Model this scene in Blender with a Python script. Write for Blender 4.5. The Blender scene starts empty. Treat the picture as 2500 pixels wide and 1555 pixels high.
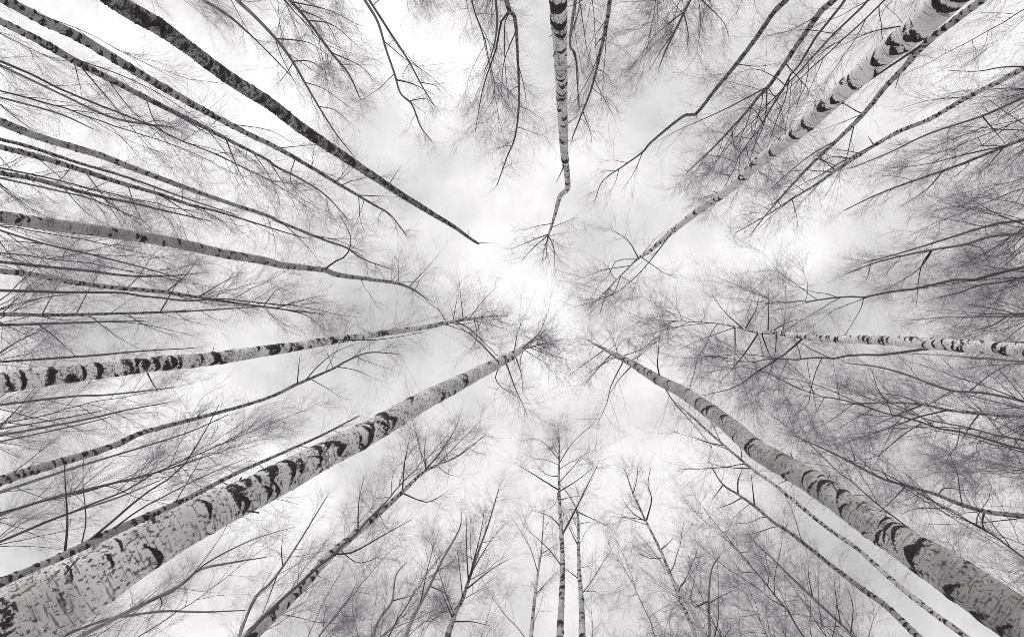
import bpy, math
import numpy as np
from mathutils import Vector, Matrix
R_ = math.radians
rng = np.random.default_rng(7)

# ------------------------------------------------------------------ camera
scene = bpy.context.scene
SRC_W, SRC_H = 2500.0, 1555.0
F_PX = 1125.0                                  # focal length in photo pixels (16.2 mm on full frame)
ZEN = (1362.0, 772.0)                          # where upright trunks converge
CAM_H = 1.2
cam_data = bpy.data.cameras.new('camera')
cam_data.sensor_width = 36.0
cam_data.sensor_fit = 'HORIZONTAL'
cam_data.lens = F_PX / SRC_W * 36.0
cam_data.clip_start = 0.05
cam_data.clip_end = 2000.0
cam = bpy.data.objects.new('camera', cam_data)
scene.collection.objects.link(cam)
_rot = Matrix.Rotation(math.pi, 3, 'X')        # straight up, picture right = +X, picture up = -Y
_z = _rot @ Vector(((ZEN[0] - SRC_W / 2) / F_PX, -(ZEN[1] - SRC_H / 2) / F_PX, -1.0))
_rot = _z.rotation_difference(Vector((0, 0, 1))).to_matrix() @ _rot
cam.matrix_world = Matrix.Translation((0, 0, CAM_H)) @ _rot.to_4x4()
scene.camera = cam
ROT = np.array(_rot)

# ------------------------------------------------------------------ sky and sun
SUN_EL, SUN_AZ = R_(32), math.atan2(-1.0, -0.5)   # the sun stands to the left of the picture, slightly to its top
sun_dir = Vector((math.cos(SUN_EL) * math.cos(SUN_AZ), math.cos(SUN_EL) * math.sin(SUN_AZ), math.sin(SUN_EL)))
world = bpy.data.worlds.new('World'); scene.world = world; world.use_nodes = True
nt = world.node_tree; nt.nodes.clear(); N = nt.nodes.new; L = nt.links.new
def math_node(tree, op, a, b=None, clamp=False):
    n = tree.nodes.new('ShaderNodeMath'); n.operation = op; n.use_clamp = clamp
    for i, v in enumerate((a, b)):
        if v is None: continue
        if isinstance(v, (int, float)): n.inputs[i].default_value = v
        else: tree.links.new(v, n.inputs[i])
    return n.outputs[0]
tc = N('ShaderNodeTexCoord')
sep = N('ShaderNodeSeparateXYZ'); L(tc.outputs['Generated'], sep.inputs[0])
zc = math_node(nt, 'MAXIMUM', sep.outputs[2], 0.22)
px = math_node(nt, 'DIVIDE', sep.outputs[0], zc); py = math_node(nt, 'DIVIDE', sep.outputs[1], zc)
comb = N('ShaderNodeCombineXYZ'); L(px, comb.inputs[0]); L(py, comb.inputs[1])
mp = N('ShaderNodeMapping'); mp.inputs['Location'].default_value = (12.76, 34.6, 0.0); L(comb.outputs[0], mp.inputs[0])
n1 = N('ShaderNodeTexNoise'); n1.inputs['Scale'].default_value = 2.3; n1.inputs['Detail'].default_value = 6; n1.inputs['Roughness'].default_value = 0.5; n1.inputs['Distortion'].default_value = 0.3
L(mp.outputs[0], n1.inputs['Vector'])
n2 = N('ShaderNodeTexNoise'); n2.inputs['Scale'].default_value = 5.5; n2.inputs['Detail'].default_value = 8; n2.inputs['Roughness'].default_value = 0.6
L(mp.outputs[0], n2.inputs['Vector'])
cl = math_node(nt, 'ADD', math_node(nt, 'MULTIPLY', n1.outputs[0], 0.66), math_node(nt, 'MULTIPLY', n2.outputs[0], 0.34))
ramp = N('ShaderNodeValToRGB'); L(cl, ramp.inputs[0])
e = ramp.color_ramp.elements
e[0].position = 0.36; e[0].color = (0.66, 0.653, 0.659, 1)
e[1].position = 0.59; e[1].color = (1.15, 1.13, 1.142, 1)
m_ = e.new(0.5); m_.color = (0.93, 0.917, 0.926, 1)
dotn = N('ShaderNodeVectorMath'); dotn.operation = 'DOT_PRODUCT'; L(tc.outputs['Generated'], dotn.inputs[0]); dotn.inputs[1].default_value = sun_dir
glow = math_node(nt, 'MULTIPLY_ADD', dotn.outputs['Value'], 0.24); nt.nodes[-1].inputs[2].default_value = 0.84
deck = N('ShaderNodeVectorMath'); deck.operation = 'SCALE'; L(ramp.outputs[0], deck.inputs[0]); L(glow, deck.inputs['Scale'])
sky = N('ShaderNodeTexSky'); sky.sky_type = 'NISHITA'; sky.sun_disc = False
sky.sun_elevation = SUN_EL; sky.sun_rotation = math.pi / 2 - SUN_AZ
bw = N('ShaderNodeRGBToBW'); L(sky.outputs[0], bw.inputs[0])
skyv = math_node(nt, 'MULTIPLY', bw.outputs[0], 0.1)
mix = N('ShaderNodeMix'); mix.data_type = 'RGBA'; mix.inputs['Factor'].default_value = 0.94   # nearly closed cloud cover
L(skyv, mix.inputs['A']); L(deck.outputs[0], mix.inputs['B'])
bg = N('ShaderNodeBackground'); L(mix.outputs['Result'], bg.inputs[0]); bg.inputs[1].default_value = 1.0
wo = N('ShaderNodeOutputWorld'); L(bg.outputs[0], wo.inputs[0])

sl = bpy.data.lights.new('sun', 'SUN'); sl.energy = 1.5; sl.angle = R_(10); sl.color = (1.0, 0.985, 0.97)
so = bpy.data.objects.new('sun', sl); scene.collection.objects.link(so)
so.rotation_euler = sun_dir.to_track_quat('Z', 'Y').to_euler()

scene.view_settings.view_transform = 'Standard'; scene.view_settings.look = 'None'
scene.view_settings.exposure = 0.0; scene.view_settings.gamma = 1.0
scene.view_settings.use_curve_mapping = False
scene.cycles.use_denoising = False
scene.cycles.max_bounces = 5
scene.cycles.filter_width = 0.85                # a crisp lens

# ------------------------------------------------------------------ materials
def new_mat(name):
    m = bpy.data.materials.new(name); m.use_nodes = True
    return m, m.node_tree, m.node_tree.nodes['Principled BSDF']
def noise(t, vec, scale, detail=4, rough=0.55, sc=(1, 1, 1)):
    mpn = t.nodes.new('ShaderNodeMapping'); mpn.inputs['Scale'].default_value = sc; t.links.new(vec, mpn.inputs[0])
    n = t.nodes.new('ShaderNodeTexNoise'); n.inputs['Scale'].default_value = scale; n.inputs['Detail'].default_value = detail
    n.inputs['Roughness'].default_value = rough; t.links.new(mpn.outputs[0], n.inputs['Vector'])
    return n.outputs[0]
def step(t, v, lo, hi):
    n = t.nodes.new('ShaderNodeMapRange'); n.interpolation_type = 'SMOOTHSTEP'
    t.links.new(v, n.inputs[0]); n.inputs[1].default_value = lo; n.inputs[2].default_value = hi
    return n.outputs[0]
def mixc(t, f, a, b):
    n = t.nodes.new('ShaderNodeMix'); n.data_type = 'RGBA'
    if isinstance(f, (int, float)): n.inputs['Factor'].default_value = f
    else: t.links.new(f, n.inputs['Factor'])
    for k, v in (('A', a), ('B', b)):
        if isinstance(v, tuple): n.inputs[k].default_value = (*v, 1)
        else: t.links.new(v, n.inputs[k])
    return n.outputs['Result']

def bark_material(name, pale, mid, dark, speck, girth_lo=0.006, girth_hi=0.02, young=(0.085, 0.078, 0.08), rough_black=False):
    m, t, b = new_mat(name)
    at = t.nodes.new('ShaderNodeAttribute'); at.attribute_name = 'bark_pos'; vec = at.outputs['Vector']
    am = t.nodes.new('ShaderNodeAttribute'); am.attribute_name = 'mark'
    ag = t.nodes.new('ShaderNodeAttribute'); ag.attribute_name = 'girth'
    big = noise(t, vec, 2.2, 4, sc=(1, 1, 1.6))
    lent = noise(t, vec, 14, 3, 0.6, (0.55, 0.55, 6.0))
    fine = noise(t, vec, 48, 3, 0.7, (1, 1, 0.9))
    patch = noise(t, vec, 7, 5, 0.65, (1, 1, 1.3))
    rag = noise(t, vec, 20, 6, 0.75, (1, 1, 1.5))
    col = mixc(t, step(t, big, 0.38, 0.66), pale, mid)
    col = mixc(t, math_node(t, 'MULTIPLY', step(t, patch, 0.52, 0.76), 0.5), col, dark)
    col = mixc(t, math_node(t, 'MULTIPLY', step(t, lent, 0.56, 0.64), 0.65), col, dark)
    col = mixc(t, math_node(t, 'MULTIPLY', step(t, math_node(t, 'ADD', fine, math_node(t, 'MULTIPLY', patch, 0.25)), 0.76 - speck, 0.84 - speck), 0.85), col, dark)
    d = math_node(t, 'ADD', am.outputs['Fac'], math_node(t, 'MULTIPLY', math_node(t, 'ADD', math_node(t, 'MULTIPLY', math_node(t, 'SUBTRACT', fine, 0.5), 1.0), math_node(t, 'SUBTRACT', rag, 0.5)), 2.6))
    mk = step(t, d, 0.0, 0.22)
    blk = mixc(t, step(t, fine, 0.35, 0.75), (0.012, 0.011, 0.011), (0.07, 0.066, 0.064))
    col = mixc(t, mk, col, blk)
    if rough_black:
        col = mixc(t, step(t, rag, 0.44, 0.55), (0.05, 0.048, 0.047), col)
    col = mixc(t, step(t, ag.outputs['Fac'], girth_lo, girth_hi), young, col)
    t.links.new(col, b.inputs['Base Color'])
    b.inputs['Roughness'].default_value = 0.75; b.inputs['Specular IOR Level'].default_value = 0.25
    bp = t.nodes.new('ShaderNodeBump'); bp.inputs['Strength'].default_value = 0.6; bp.inputs['Distance'].default_value = 0.012
    h = math_node(t, 'ADD', math_node(t, 'MULTIPLY', mk, 0.7), math_node(t, 'ADD', math_node(t, 'MULTIPLY', rag, 0.5), math_node(t, 'MULTIPLY', fine, 0.35)))
    t.links.new(h, bp.inputs['Height']); t.links.new(bp.outputs[0], b.inputs['Normal'])
    return m
MAT = {
    'pale': bark_material('pale_birch_bark', (0.76, 0.75, 0.745), (0.60, 0.59, 0.585), (0.10, 0.095, 0.092), 0.02),
    'speck': bark_material('speckled_birch_bark', (0.76, 0.75, 0.745), (0.56, 0.55, 0.545), (0.035, 0.033, 0.032), 0.105),
    'grey': bark_material('grey_birch_bark', (0.40, 0.395, 0.39), (0.27, 0.266, 0.263), (0.035, 0.033, 0.032), 0.07, 0.006, 0.055, (0.06, 0.055, 0.056)),
    'silver': bark_material('silver_birch_bark', (0.54, 0.53, 0.525), (0.38, 0.373, 0.37), (0.05, 0.047, 0.046), 0.05, 0.004, 0.022),
    'ringed': bark_material('ringed_birch_bark', (0.54, 0.53, 0.525), (0.33, 0.323, 0.32), (0.05, 0.047, 0.046), 0.085),
    'dark': bark_material('dark_rough_bark', (0.42, 0.41, 0.405), (0.28, 0.275, 0.27), (0.04, 0.039, 0.039), 0.04, rough_black=True),
}
def plain_mat(name, c1, c2):
    m, t, b = new_mat(name)
    tcn = t.nodes.new('ShaderNodeTexCoord')
    t.links.new(mixc(t, step(t, noise(t, tcn.outputs['Object'], 3.0), 0.4, 0.6), c1, c2), b.inputs['Base Color'])
    b.inputs['Roughness'].default_value = 0.8; b.inputs['Specular IOR Level'].default_value = 0.2
    return m
MAT['branch'] = plain_mat('branch_bark', (0.04, 0.036, 0.037), (0.08, 0.073, 0.075))
MAT['twig'] = plain_mat('twig_bark', (0.15, 0.118, 0.144), (0.24, 0.198, 0.232))

# ------------------------------------------------------------------ mesh helpers
col = scene.collection
def make_mesh(name, co, quads, mat, attrs=None, smooth=True):
    me = bpy.data.meshes.new(name)
    nv, nf = len(co), len(quads)
    me.vertices.add(nv); me.vertices.foreach_set('co', np.ascontiguousarray(co, dtype=np.float32).ravel())
    me.loops.add(nf * 4); me.loops.foreach_set('vertex_index', np.ascontiguousarray(quads, dtype=np.int32).ravel())
    me.polygons.add(nf); me.polygons.foreach_set('loop_start', np.arange(0, nf * 4, 4, dtype=np.int32))
    if smooth: me.polygons.foreach_set('use_smooth', np.ones(nf, dtype=bool))
    for k, v in (attrs or {}).items():
        if v.ndim == 1:
            a = me.attributes.new(k, 'FLOAT', 'POINT'); a.data.foreach_set('value', v.astype(np.float32))
        else:
            a = me.attributes.new(k, 'FLOAT_VECTOR', 'POINT'); a.data.foreach_set('vector', v.astype(np.float32).ravel())
    me.update(calc_edges=True); me.materials.append(mat)
    return me
def link(name, me, parent=None):
    o = bpy.data.objects.new(name, me); col.objects.link(o)
    if parent is not None: o.parent = parent
    return o
def unit(v):
    return v / np.maximum(np.linalg.norm(v, axis=-1, keepdims=True), 1e-9)
def tube_arrays(P, Rr, sides):
    """P (N,K,3) centre lines, Rr (N,K) radii -> vertices, quads."""
    n, k, _ = P.shape
    t = unit(np.gradient(P, axis=1))
    ref = np.where(np.abs(t[..., 2:3]) > 0.9, np.array([1.0, 0.2, 0.1]), np.array([0.12, 0.2, 1.0]))
    a = unit(np.cross(t, ref)); b = np.cross(t, a)
    th = np.linspace(0, 2 * np.pi, sides, endpoint=False)
    V = P[:, :, None, :] + Rr[:, :, None, None] * (a[:, :, None, :] * np.cos(th)[None, None, :, None] + b[:, :, None, :] * np.sin(th)[None, None, :, None])
    base = np.arange(n)[:, None, None] * k * sides + np.arange(k - 1)[None, :, None] * sides
    s = np.arange(sides)[None, None, :]; s2 = (s + 1) % sides
    q = np.stack([base + s, base + s2, base + sides + s2, base + sides + s], -1).reshape(-1, 4)
    return V.reshape(-1, 3), q
def merge(parts):
    vs, qs, off = [], [], 0
    for v, q in parts:
        vs.append(v); qs.append(q + off); off += len(v)
    return np.concatenate(vs), np.concatenate(qs)
def grow(start, d, length, k, wob, up, droop=0.0):
    """Curving strands from start (N,3) along d (N,3): returns (N,k,3)."""
    n = len(start); P = np.zeros((n, k, 3)); P[:, 0] = start
    d = unit(d); st = (length / (k - 1))[:, None]
    for i in range(1, k):
        d = unit(d + rng.normal(0, wob, (n, 3)) + np.array([0, 0, up - droop * i / k]))
        P[:, i] = P[:, i - 1] + d * st
    return P
def sample(P, par, t):
    """points and tangents on strands P[par] at fraction t."""
    k = P.shape[1]; f = np.clip(t, 0, 0.9999) * (k - 1); i = f.astype(int); w = (f - i)[:, None]
    a, b = P[par, i], P[par, i + 1]
    return a + (b - a) * w, unit(b - a)
def side_dir(tan, ang):
    r = unit(rng.normal(0, 1, tan.shape)); pr = unit(r - (r * tan).sum(-1, keepdims=True) * tan)
    return tan * np.cos(ang)[:, None] + pr * np.sin(ang)[:, None]
def resample(P, k):
    """Catmull-Rom resampling of one polyline (M,C) to k points, even in length of its first two columns."""
    P = np.asarray(P, float); m = len(P)
    if m == 2:
        s = np.linspace(0, 1, k)[:, None]; return P[0] + (P[1] - P[0]) * s
    E = np.vstack([2 * P[0] - P[1], P, 2 * P[-1] - P[-2]])
    out = []
    for i in range(m - 1):
        p0, p1, p2, p3 = E[i:i + 4]; u = np.linspace(0, 1, 24, endpoint=False)[:, None]
        out.append(0.5 * (2 * p1 + (p2 - p0) * u + (2 * p0 - 5 * p1 + 4 * p2 - p3) * u ** 2 + (3 * p1 - p0 - 3 * p2 + p3) * u ** 3))
    D = np.vstack(out + [P[-1:]])
    s = np.concatenate([[0], np.cumsum(np.linalg.norm(np.diff(D[:, :2], axis=0), axis=1))])
    q = np.linspace(0, s[-1], k)
    return np.stack([np.interp(q, s, D[:, c]) for c in range(D.shape[1])], 1)

FV = SRC_W / 2431.0                                # the tracing below was read off a 2431-pixel-wide view
def rays(xy):
    """view pixels -> horizontal offset per metre of height above the lens."""
    xy = np.asarray(xy, float) * FV
    c = np.stack([(xy[:, 0] - SRC_W / 2) / F_PX, -(xy[:, 1] - SRC_H / 2) / F_PX, -np.ones(len(xy))], 1) @ ROT.T
    return c[:, :2] / c[:, 2:3]
def depth_factor(xy):
    """distance along the lens axis per metre of height above the lens."""
    xy = np.asarray(xy, float) * FV
    c = np.stack([(xy[:, 0] - SRC_W / 2) / F_PX, -(xy[:, 1] - SRC_H / 2) / F_PX, -np.ones(len(xy))], 1) @ ROT.T
    return 1.0 / c[:, 2]
CAMP = np.array([0, 0, CAM_H])

# ------------------------------------------------------------------ ground
def build_ground():
    n = 90; g = np.linspace(-1, 1, n); g = np.sign(g) * np.abs(g) ** 2.2 * 260
    X, Y = np.meshgrid(g, g)
    Z = 0.05 * np.sin(X * .31 + 1) * np.cos(Y * .27) + 0.03 * np.sin(X * .9 + Y * .7)
    co = np.stack([X, Y, Z], -1).reshape(-1, 3)
    i = (np.arange(n - 1)[:, None] * n + np.arange(n - 1)[None, :]).ravel()
    m, t, b = new_mat('leaf_litter')
    tcn = t.nodes.new('ShaderNodeTexCoord'); v = tcn.outputs['Object']
    c = mixc(t, step(t, noise(t, v, 9, 6), 0.35, 0.65), (0.16, 0.14, 0.12), (0.34, 0.31, 0.28))
    c = mixc(t, step(t, noise(t, v, 0.6, 5), 0.33, 0.49), c, (0.80, 0.805, 0.81))  # white snow patches, added to bounce light up onto the trunks
    t.links.new(c, b.inputs['Base Color']); b.inputs['Roughness'].default_value = 0.9
    o = link('ground', make_mesh('ground', co, np.stack([i, i + 1, i + n + 1, i + n], -1), m)); o['kind'] = 'structure'
    o['label'] = 'unseen forest floor of dry leaf litter with snow patches added to bounce light'
build_ground()

# ------------------------------------------------------------------ tree builder
FINE = 0.9
def fine_twigs(C, l2, tw, thin=1.0):
    n3 = np.maximum((tw * (3.2 + 7 * l2)).astype(int), 1); par = np.repeat(np.arange(len(C)), n3)
    tt = rng.uniform(0.05, 1.0, len(par))
    s3, tn = sample(C, par, tt); d3 = side_dir(tn, np.radians(rng.uniform(15, 50, len(par))))
    l3 = 0.14 + rng.gamma(2.0, 0.14, len(par)); l3 = np.minimum(l3, 0.9)
    E = grow(s3, d3, l3, 3, 0.12, 0.03, 0.15)
    out = [tube_arrays(E, np.repeat(np.array([[0.0014, 0.0011, 0.0007]]) * thin, len(E), 0), 3)]
    par = np.repeat(np.arange(len(E)), rng.integers(1, 5, len(E)))
    s4, tn = sample(E, par, rng.uniform(0.15, 1.0, len(par)))
    G = grow(s4, side_dir(tn, np.radians(rng.uniform(15, 55, len(par)))), 0.06 + rng.gamma(2.0, 0.075, len(par)), 2, 0.05, 0.0, 0.1)
    out.append(tube_arrays(G, np.repeat(np.array([[0.00105, 0.0007]]) * thin, len(G), 0), 3))
    return out
GROUP = 'bare birch trees of the stand'
def trunk_line(pts, p, ztop):
    """traced trunk (x, y, width px; lowest first) -> dense pixel line, 3-D line, radii. The height of each point follows
    from the tree standing at one place with a slight inward lean (p < 1) and its usual height."""
    pts = np.asarray(pts, float)
    plen = np.linalg.norm(np.diff(pts[:, :2], axis=0), axis=1).sum()
    wmax = pts[:, 2].max()
    k = int(np.clip(plen / (2.0 if wmax > 24 else 3.0), 40, 700))
    D = resample(pts, k)
    t = rays(D[:, :2]); r = np.hypot(t[:, 0], t[:, 1])
    rt, r0 = r[-1], r[0]
    z = ztop * (rt / r) ** p
    z = np.maximum.accumulate(z + np.linspace(0, 1e-3, k))
    P = np.concatenate([t * z[:, None], z[:, None]], 1) + CAMP
    Rad = np.maximum(D[:, 2], 0.8) * FV * z * depth_factor(D[:, :2]) / F_PX / 2
    # a trunk may swell a little on its way up, then tapers
    Rad = np.minimum(Rad, np.minimum(1.25 * Rad[0], np.minimum.accumulate(Rad) * 1.2))
    return D, P, Rad
def build_trunk(D, P, Rad, style, marks, mk):
    k = len(P)
    # rest of the bole down to the ground, outside the picture
    d0 = unit(P[1:2] - P[0:1])[0]; z0 = P[0, 2]
    nb = 14; zz = np.linspace(-0.12, z0, nb, endpoint=False); f = (z0 - zz)
    lean = d0[:2] / max(d0[2], 0.2) * 0.6
    low = np.stack([P[0, 0] - lean[0] * f * np.exp(-f / 9), P[0, 1] - lean[1] * f * np.exp(-f / 9), zz], 1)
    lowr = Rad[0] * (1 + 0.035 * f) * (1 + 0.45 * np.exp(-np.maximum(zz, 0) / 0.22))
    Pf = np.vstack([low, P]); Rf = np.concatenate([lowr, Rad])
    wmax = D[:, 2].max(); S = 56 if wmax > 60 else 40 if wmax > 24 else 20 if wmax > 10 else 12
    t = unit(np.gradient(Pf, axis=0)); tocam = CAMP - Pf
    a = unit(tocam - (tocam * t).sum(1, keepdims=True) * t); b = np.cross(t, a)
    th = np.linspace(0, 2 * np.pi, S, endpoint=False)
    v = np.concatenate([[0], np.cumsum(np.linalg.norm(np.diff(Pf, axis=0), axis=1))])
    M = np.full((len(Pf), S), -0.9)
    for (vm, ta, thick, half, arch, amp) in marks:
        j0, j1 = np.searchsorted(v, [vm - thick * 2.5 - abs(arch) * 1.2, vm + thick * 2.5 + abs(arch) * 1.2])
        if j1 <= j0: continue
        dth = (th - ta + np.pi) % (2 * np.pi) - np.pi
        g = np.abs(dth) / half; mamp = rng.uniform(0.45, 1.3)
        tilt = rng.normal(0, 0.35) * thick / half
        h = (v[j0:j1, None] - vm + arch * g[None, :] ** 1.6 + tilt * dth[None, :]) / (thick * (1.05 - 0.55 * np.minimum(g, 1.2))[None, :])
        val = amp * mamp * (1 - np.sqrt(np.where(h > 0, h * 1.25, h * 0.9) ** 2 + (g[None, :] ** 2.4)))
        M[j0:j1] = np.maximum(M[j0:j1], np.clip(val, -0.9, 1))
    ph = rng.uniform(0, 6.28, 6)
    lump = (0.024 * np.sin(v[:, None] * 5.1 + th[None] + ph[0]) + 0.014 * np.sin(v[:, None] * 11 + 2 * th[None] + ph[1])
            + 0.022 * np.sin(v[:, None] * 2.3 - 3 * th[None] + ph[2]) + 0.010 * np.sin(v[:, None] * 23 + 3 * th[None] + ph[3]))
    rough = rng.normal(0, 0.05 if style == 'dark' else 0.008, M.shape)
    rr = Rf[:, None] * (1 + lump + rough + (0.16 if wmax < 24 else 0.06) * np.clip(M, 0, 1))
    V = Pf[:, None, :] + rr[..., None] * (a[:, None, :] * np.cos(th)[None, :, None] + b[:, None, :] * np.sin(th)[None, :, None])
    n = len(Pf); base = np.arange(n - 1)[:, None] * S; s = np.arange(S)[None]; s2 = (s + 1) % S
    q = np.stack([base + s, base + s2, base + S + s2, base + S + s], -1).reshape(-1, 4)
    sd = rng.uniform(0, 50)
    rest = np.stack([Rf[:, None] * np.cos(th)[None] + sd, Rf[:, None] * np.sin(th)[None] + sd, np.repeat(v[:, None], S, 1)], -1)
    at = {'mark': M.ravel(), 'bark_pos': rest.reshape(-1, 3), 'girth': np.repeat(Rf, S)}
    return make_mesh('trunk', V.reshape(-1, 3), q, MAT[style], at), v[-k:]
MK = {  # spacing and thickness in trunk widths, half-angle range, arch in widths, marks per spacing
    'bands': dict(sp=0.52, th=(0.16, 0.38), half=(0.7, 1.9), arch=0.25, n=2, amp=1.25),
    'crescent': dict(sp=0.55, th=(0.09, 0.26), half=(0.6, 1.5), arch=0.42, n=2, amp=1.35),
    'rings': dict(sp=0.5, th=(0.05, 0.12), half=(0.8, 1.8), arch=0.45, n=2, amp=1.3),
    'chevron': dict(sp=0.5, th=(0.08, 0.19), half=(0.8, 1.7), arch=0.5, n=3, amp=1.35),
    'sparse': dict(sp=0.8, th=(0.15, 0.32), half=(0.35, 0.95), arch=0.15, n=3, amp=1.5),
    'blotch': dict(sp=0.75, th=(0.2, 0.42), half=(0.5, 1.3), arch=0.18, n=4, amp=1.5),
    'none': None}
def auto_marks(D, v, style, manual, clear):
    k = len(D); s = np.concatenate([[0], np.cumsum(np.linalg.norm(np.diff(D[:, :2], axis=0), axis=1))])
    dv = np.gradient(v) / np.maximum(np.gradient(s), 1e-6)
    out = []; c = MK[style]
    if c:
        x = s[0]
        while x < s[-1]:
            w = np.interp(x, s, D[:, 2]); g = np.interp(x, s, dv)
            if x >= clear:
                for _ in range(c['n']):
                    if rng.random() < 0.8:
                        xx = x + rng.uniform(-.4, .4) * c['sp'] * w
                        out.append((np.interp(xx, s, v), rng.uniform(0, 6.283), max(rng.uniform(*c['th']) * w * rng.uniform(.6, 1.2), 2.6) * g, rng.uniform(*c['half']), c['arch'] * w * g * rng.uniform(.4, 1.2), c['amp']))
            x += max(c['sp'] * w * rng.uniform(.35, 1.9), 6)
    for (mx, my, along, half, amp) in manual:
        dd = np.hypot(D[:, 0] - mx, D[:, 1] - my); j = int(np.argmin(dd)); j1 = min(j + 1, k - 1); j0 = max(j - 1, 0)
        tx, ty = D[j1, :2] - D[j0, :2]; off = (tx * (my - D[j, 1]) - ty * (mx - D[j, 0])) / math.hypot(tx, ty)
        u = np.clip(off / (D[j, 2] / 2), -.95, .95)
        # frame: angle 0 faces the lens; its sign follows tangent x (to lens)
        out.append((v[j], SGN * math.asin(u), along * 0.72 * dv[j], half * 1.35, along * 1.5 * dv[j], amp))
    return out
SGN = 1.0

def build_tree(T):
    name = T.get('name', 'birch_tree'); style = T.get('bark', 'grey')
    D, P, Rad = trunk_line(T['t'], T.get('p', 0.8), T.get('z', 17.0) + (rng.uniform(-1, 1) if 'z' not in T else 0))
    v0 = np.concatenate([[0], np.cumsum(np.linalg.norm(np.diff(P, axis=0), axis=1))])
    root = bpy.data.objects.new(name, None); col.objects.link(root)
    root['label'] = T['label']; root['category'] = 'tree'; root['group'] = T.get('group', GROUP)
    # marks need arc length along the whole bole: bole length below the traced part is added inside
    marks_px = auto_marks(D, v0, T.get('mk', 'crescent'), T.get('m', []), T.get('clear', 0))
    z0 = P[0, 2]; d0 = unit(P[1:2] - P[0:1])[0]
    nbz = np.linspace(-0.12, z0, 14, endpoint=False); f = (z0 - nbz); lean = d0[:2] / max(d0[2], 0.2) * 0.6
    low = np.stack([P[0, 0] - lean[0] * f * np.exp(-f / 9), P[0, 1] - lean[1] * f * np.exp(-f / 9), nbz], 1)
    lowlen = np.linalg.norm(np.diff(np.vstack([low, P[:1]]), axis=0), axis=1).sum()
    marks = [(m[0] + lowlen,) + m[1:] for m in marks_px]
    me, _ = build_trunk(D, P, Rad, style, marks, None)
    base = low[0].copy(); base[2] = 0.0
    root.location = base
    me.transform(Matrix.Translation(-Vector(base)))
    link('trunk', me, root)
    ztop = P[-1, 2]
    stub_n = 0
    lines, rads = [], []                    # first-order branches, each 10 points
    K1 = 10
    for lb in T.get('limbs', []):
        pts = np.asarray(lb[1], float); w = lb[0]; g = lb[2] if len(lb) > 2 else 0.7
        j = int(np.argmin(np.hypot(D[:, 0] - pts[0, 0], D[:, 1] - pts[0, 1])))
        pts[0] = D[j, :2]
        q = resample(np.c_[pts, np.zeros(len(pts))], K1)[:, :2]
        s = np.concatenate([[0], np.cumsum(np.linalg.norm(np.diff(q, axis=0), axis=1))])
        zj = P[j, 2] - CAM_H
        z = zj * (1 + g * s * FV / F_PX)
        t = rays(q); B = np.concatenate([t * z[:, None], z[:, None]], 1) + CAMP
        B[0] = P[j]
        r = np.linspace(1, 0.25, K1) * w * 0.78 * FV * z * depth_factor(q) / F_PX / 2
        r = np.minimum(r, Rad[j] * 0.9)
        lines.append(B); rads.append(r)
    for _ in range(T.get('stubs', 0)):
        j = int(rng.integers(len(P) // 12, int(len(P) * 0.7))); ln = rng.uniform(0.03, 0.13) * (0.6 + 2.5 * Rad[j])
        tn = unit(P[j + 1] - P[j - 1]); dd = side_dir(tn[None], np.array([R_(rng.uniform(45, 75))]))
        B = grow(P[j:j + 1], dd, np.array([ln + Rad[j]]), K1, 0.06, 0.04)[0]
        lines.append(B); rads.append(np.linspace(1, 0.55, K1) * rng.uniform(0.004, 0.009)); stub_n += 1
    nb = T.get('nb', 14)
    if nb:
        zc = T.get('zc', 0.5) * ztop
        u = (np.arange(nb) + rng.uniform(0, 1, nb)) / nb
        zb = zc + (ztop * 0.985 - zc) * u ** 0.85
        idx = np.clip(np.searchsorted(P[:, 2], zb), 1, len(P) - 2)
        tan = unit(P[np.minimum(idx + 1, len(P) - 1)] - P[idx - 1])
        tan = unit(tan * np.array([0.4, 0.4, 1]))
        ang = np.radians(rng.uniform(34, 58, nb)) * (1 - 0.35 * u)
        dr = side_dir(tan, ang)
        ln = T.get('cr', 1.0) * (0.55 + 1.75 * (1 - u) ** 0.7) * rng.uniform(0.6, 1.15, nb)
        B = grow(P[idx], dr, ln, K1, 0.075, 0.05)
        r = np.minimum(0.0035 + 0.0045 * ln, Rad[idx] * 0.7)[:, None] * np.linspace(1, 0.25, K1)[None]
        lines += list(B); rads += list(r)
    if not lines:
        return root
    for B, r in zip(lines, rads):
        V, q = tube_arrays(B[None], r[None], 6 if r[0] > 0.012 else 5)
        bme = make_mesh('branch', V - base, q, MAT['branch'])
        link('branch', bme, root)
    tw = T.get('tw', 1.0) * FINE
    if tw <= 0: return root
    B = np.array(lines); ln = np.linalg.norm(np.diff(B, axis=1), axis=2).sum(1)
    parts = []
    # second order
    n2 = np.where(ln < 0.45, 0, np.clip((3 + 4.2 * ln).astype(int), 3, 18)); par = np.repeat(np.arange(len(B)), n2)
    tt = rng.uniform(0.12, 1.0, len(par)) ** 0.85
    s2, tn = sample(B, par, tt); d2 = side_dir(tn, np.radians(rng.uniform(22, 55, len(par))))
    l2 = np.clip(ln[par] * 0.42, 0.3, 1.1) * (1.15 - 0.5 * tt) * (0.4 + rng.gamma(2.5, 0.24, len(par)))
    C = grow(s2, d2, l2, 6, 0.10, 0.05)
    tops = P[-1] - P[max(len(P) - 8, 0)]
    nt_ = 5; Ct = grow(np.repeat(P[-1:], nt_, 0), unit(np.repeat(unit(tops * np.array([.4, .4, 1]))[None], nt_, 0) + rng.normal(0, .3, (nt_, 3))), rng.uniform(.4, .9, nt_), 6, .1, .05)
    if T.get('top', True): C = np.concatenate([C, Ct]); l2 = np.concatenate([l2, np.full(nt_, .7)])
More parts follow.
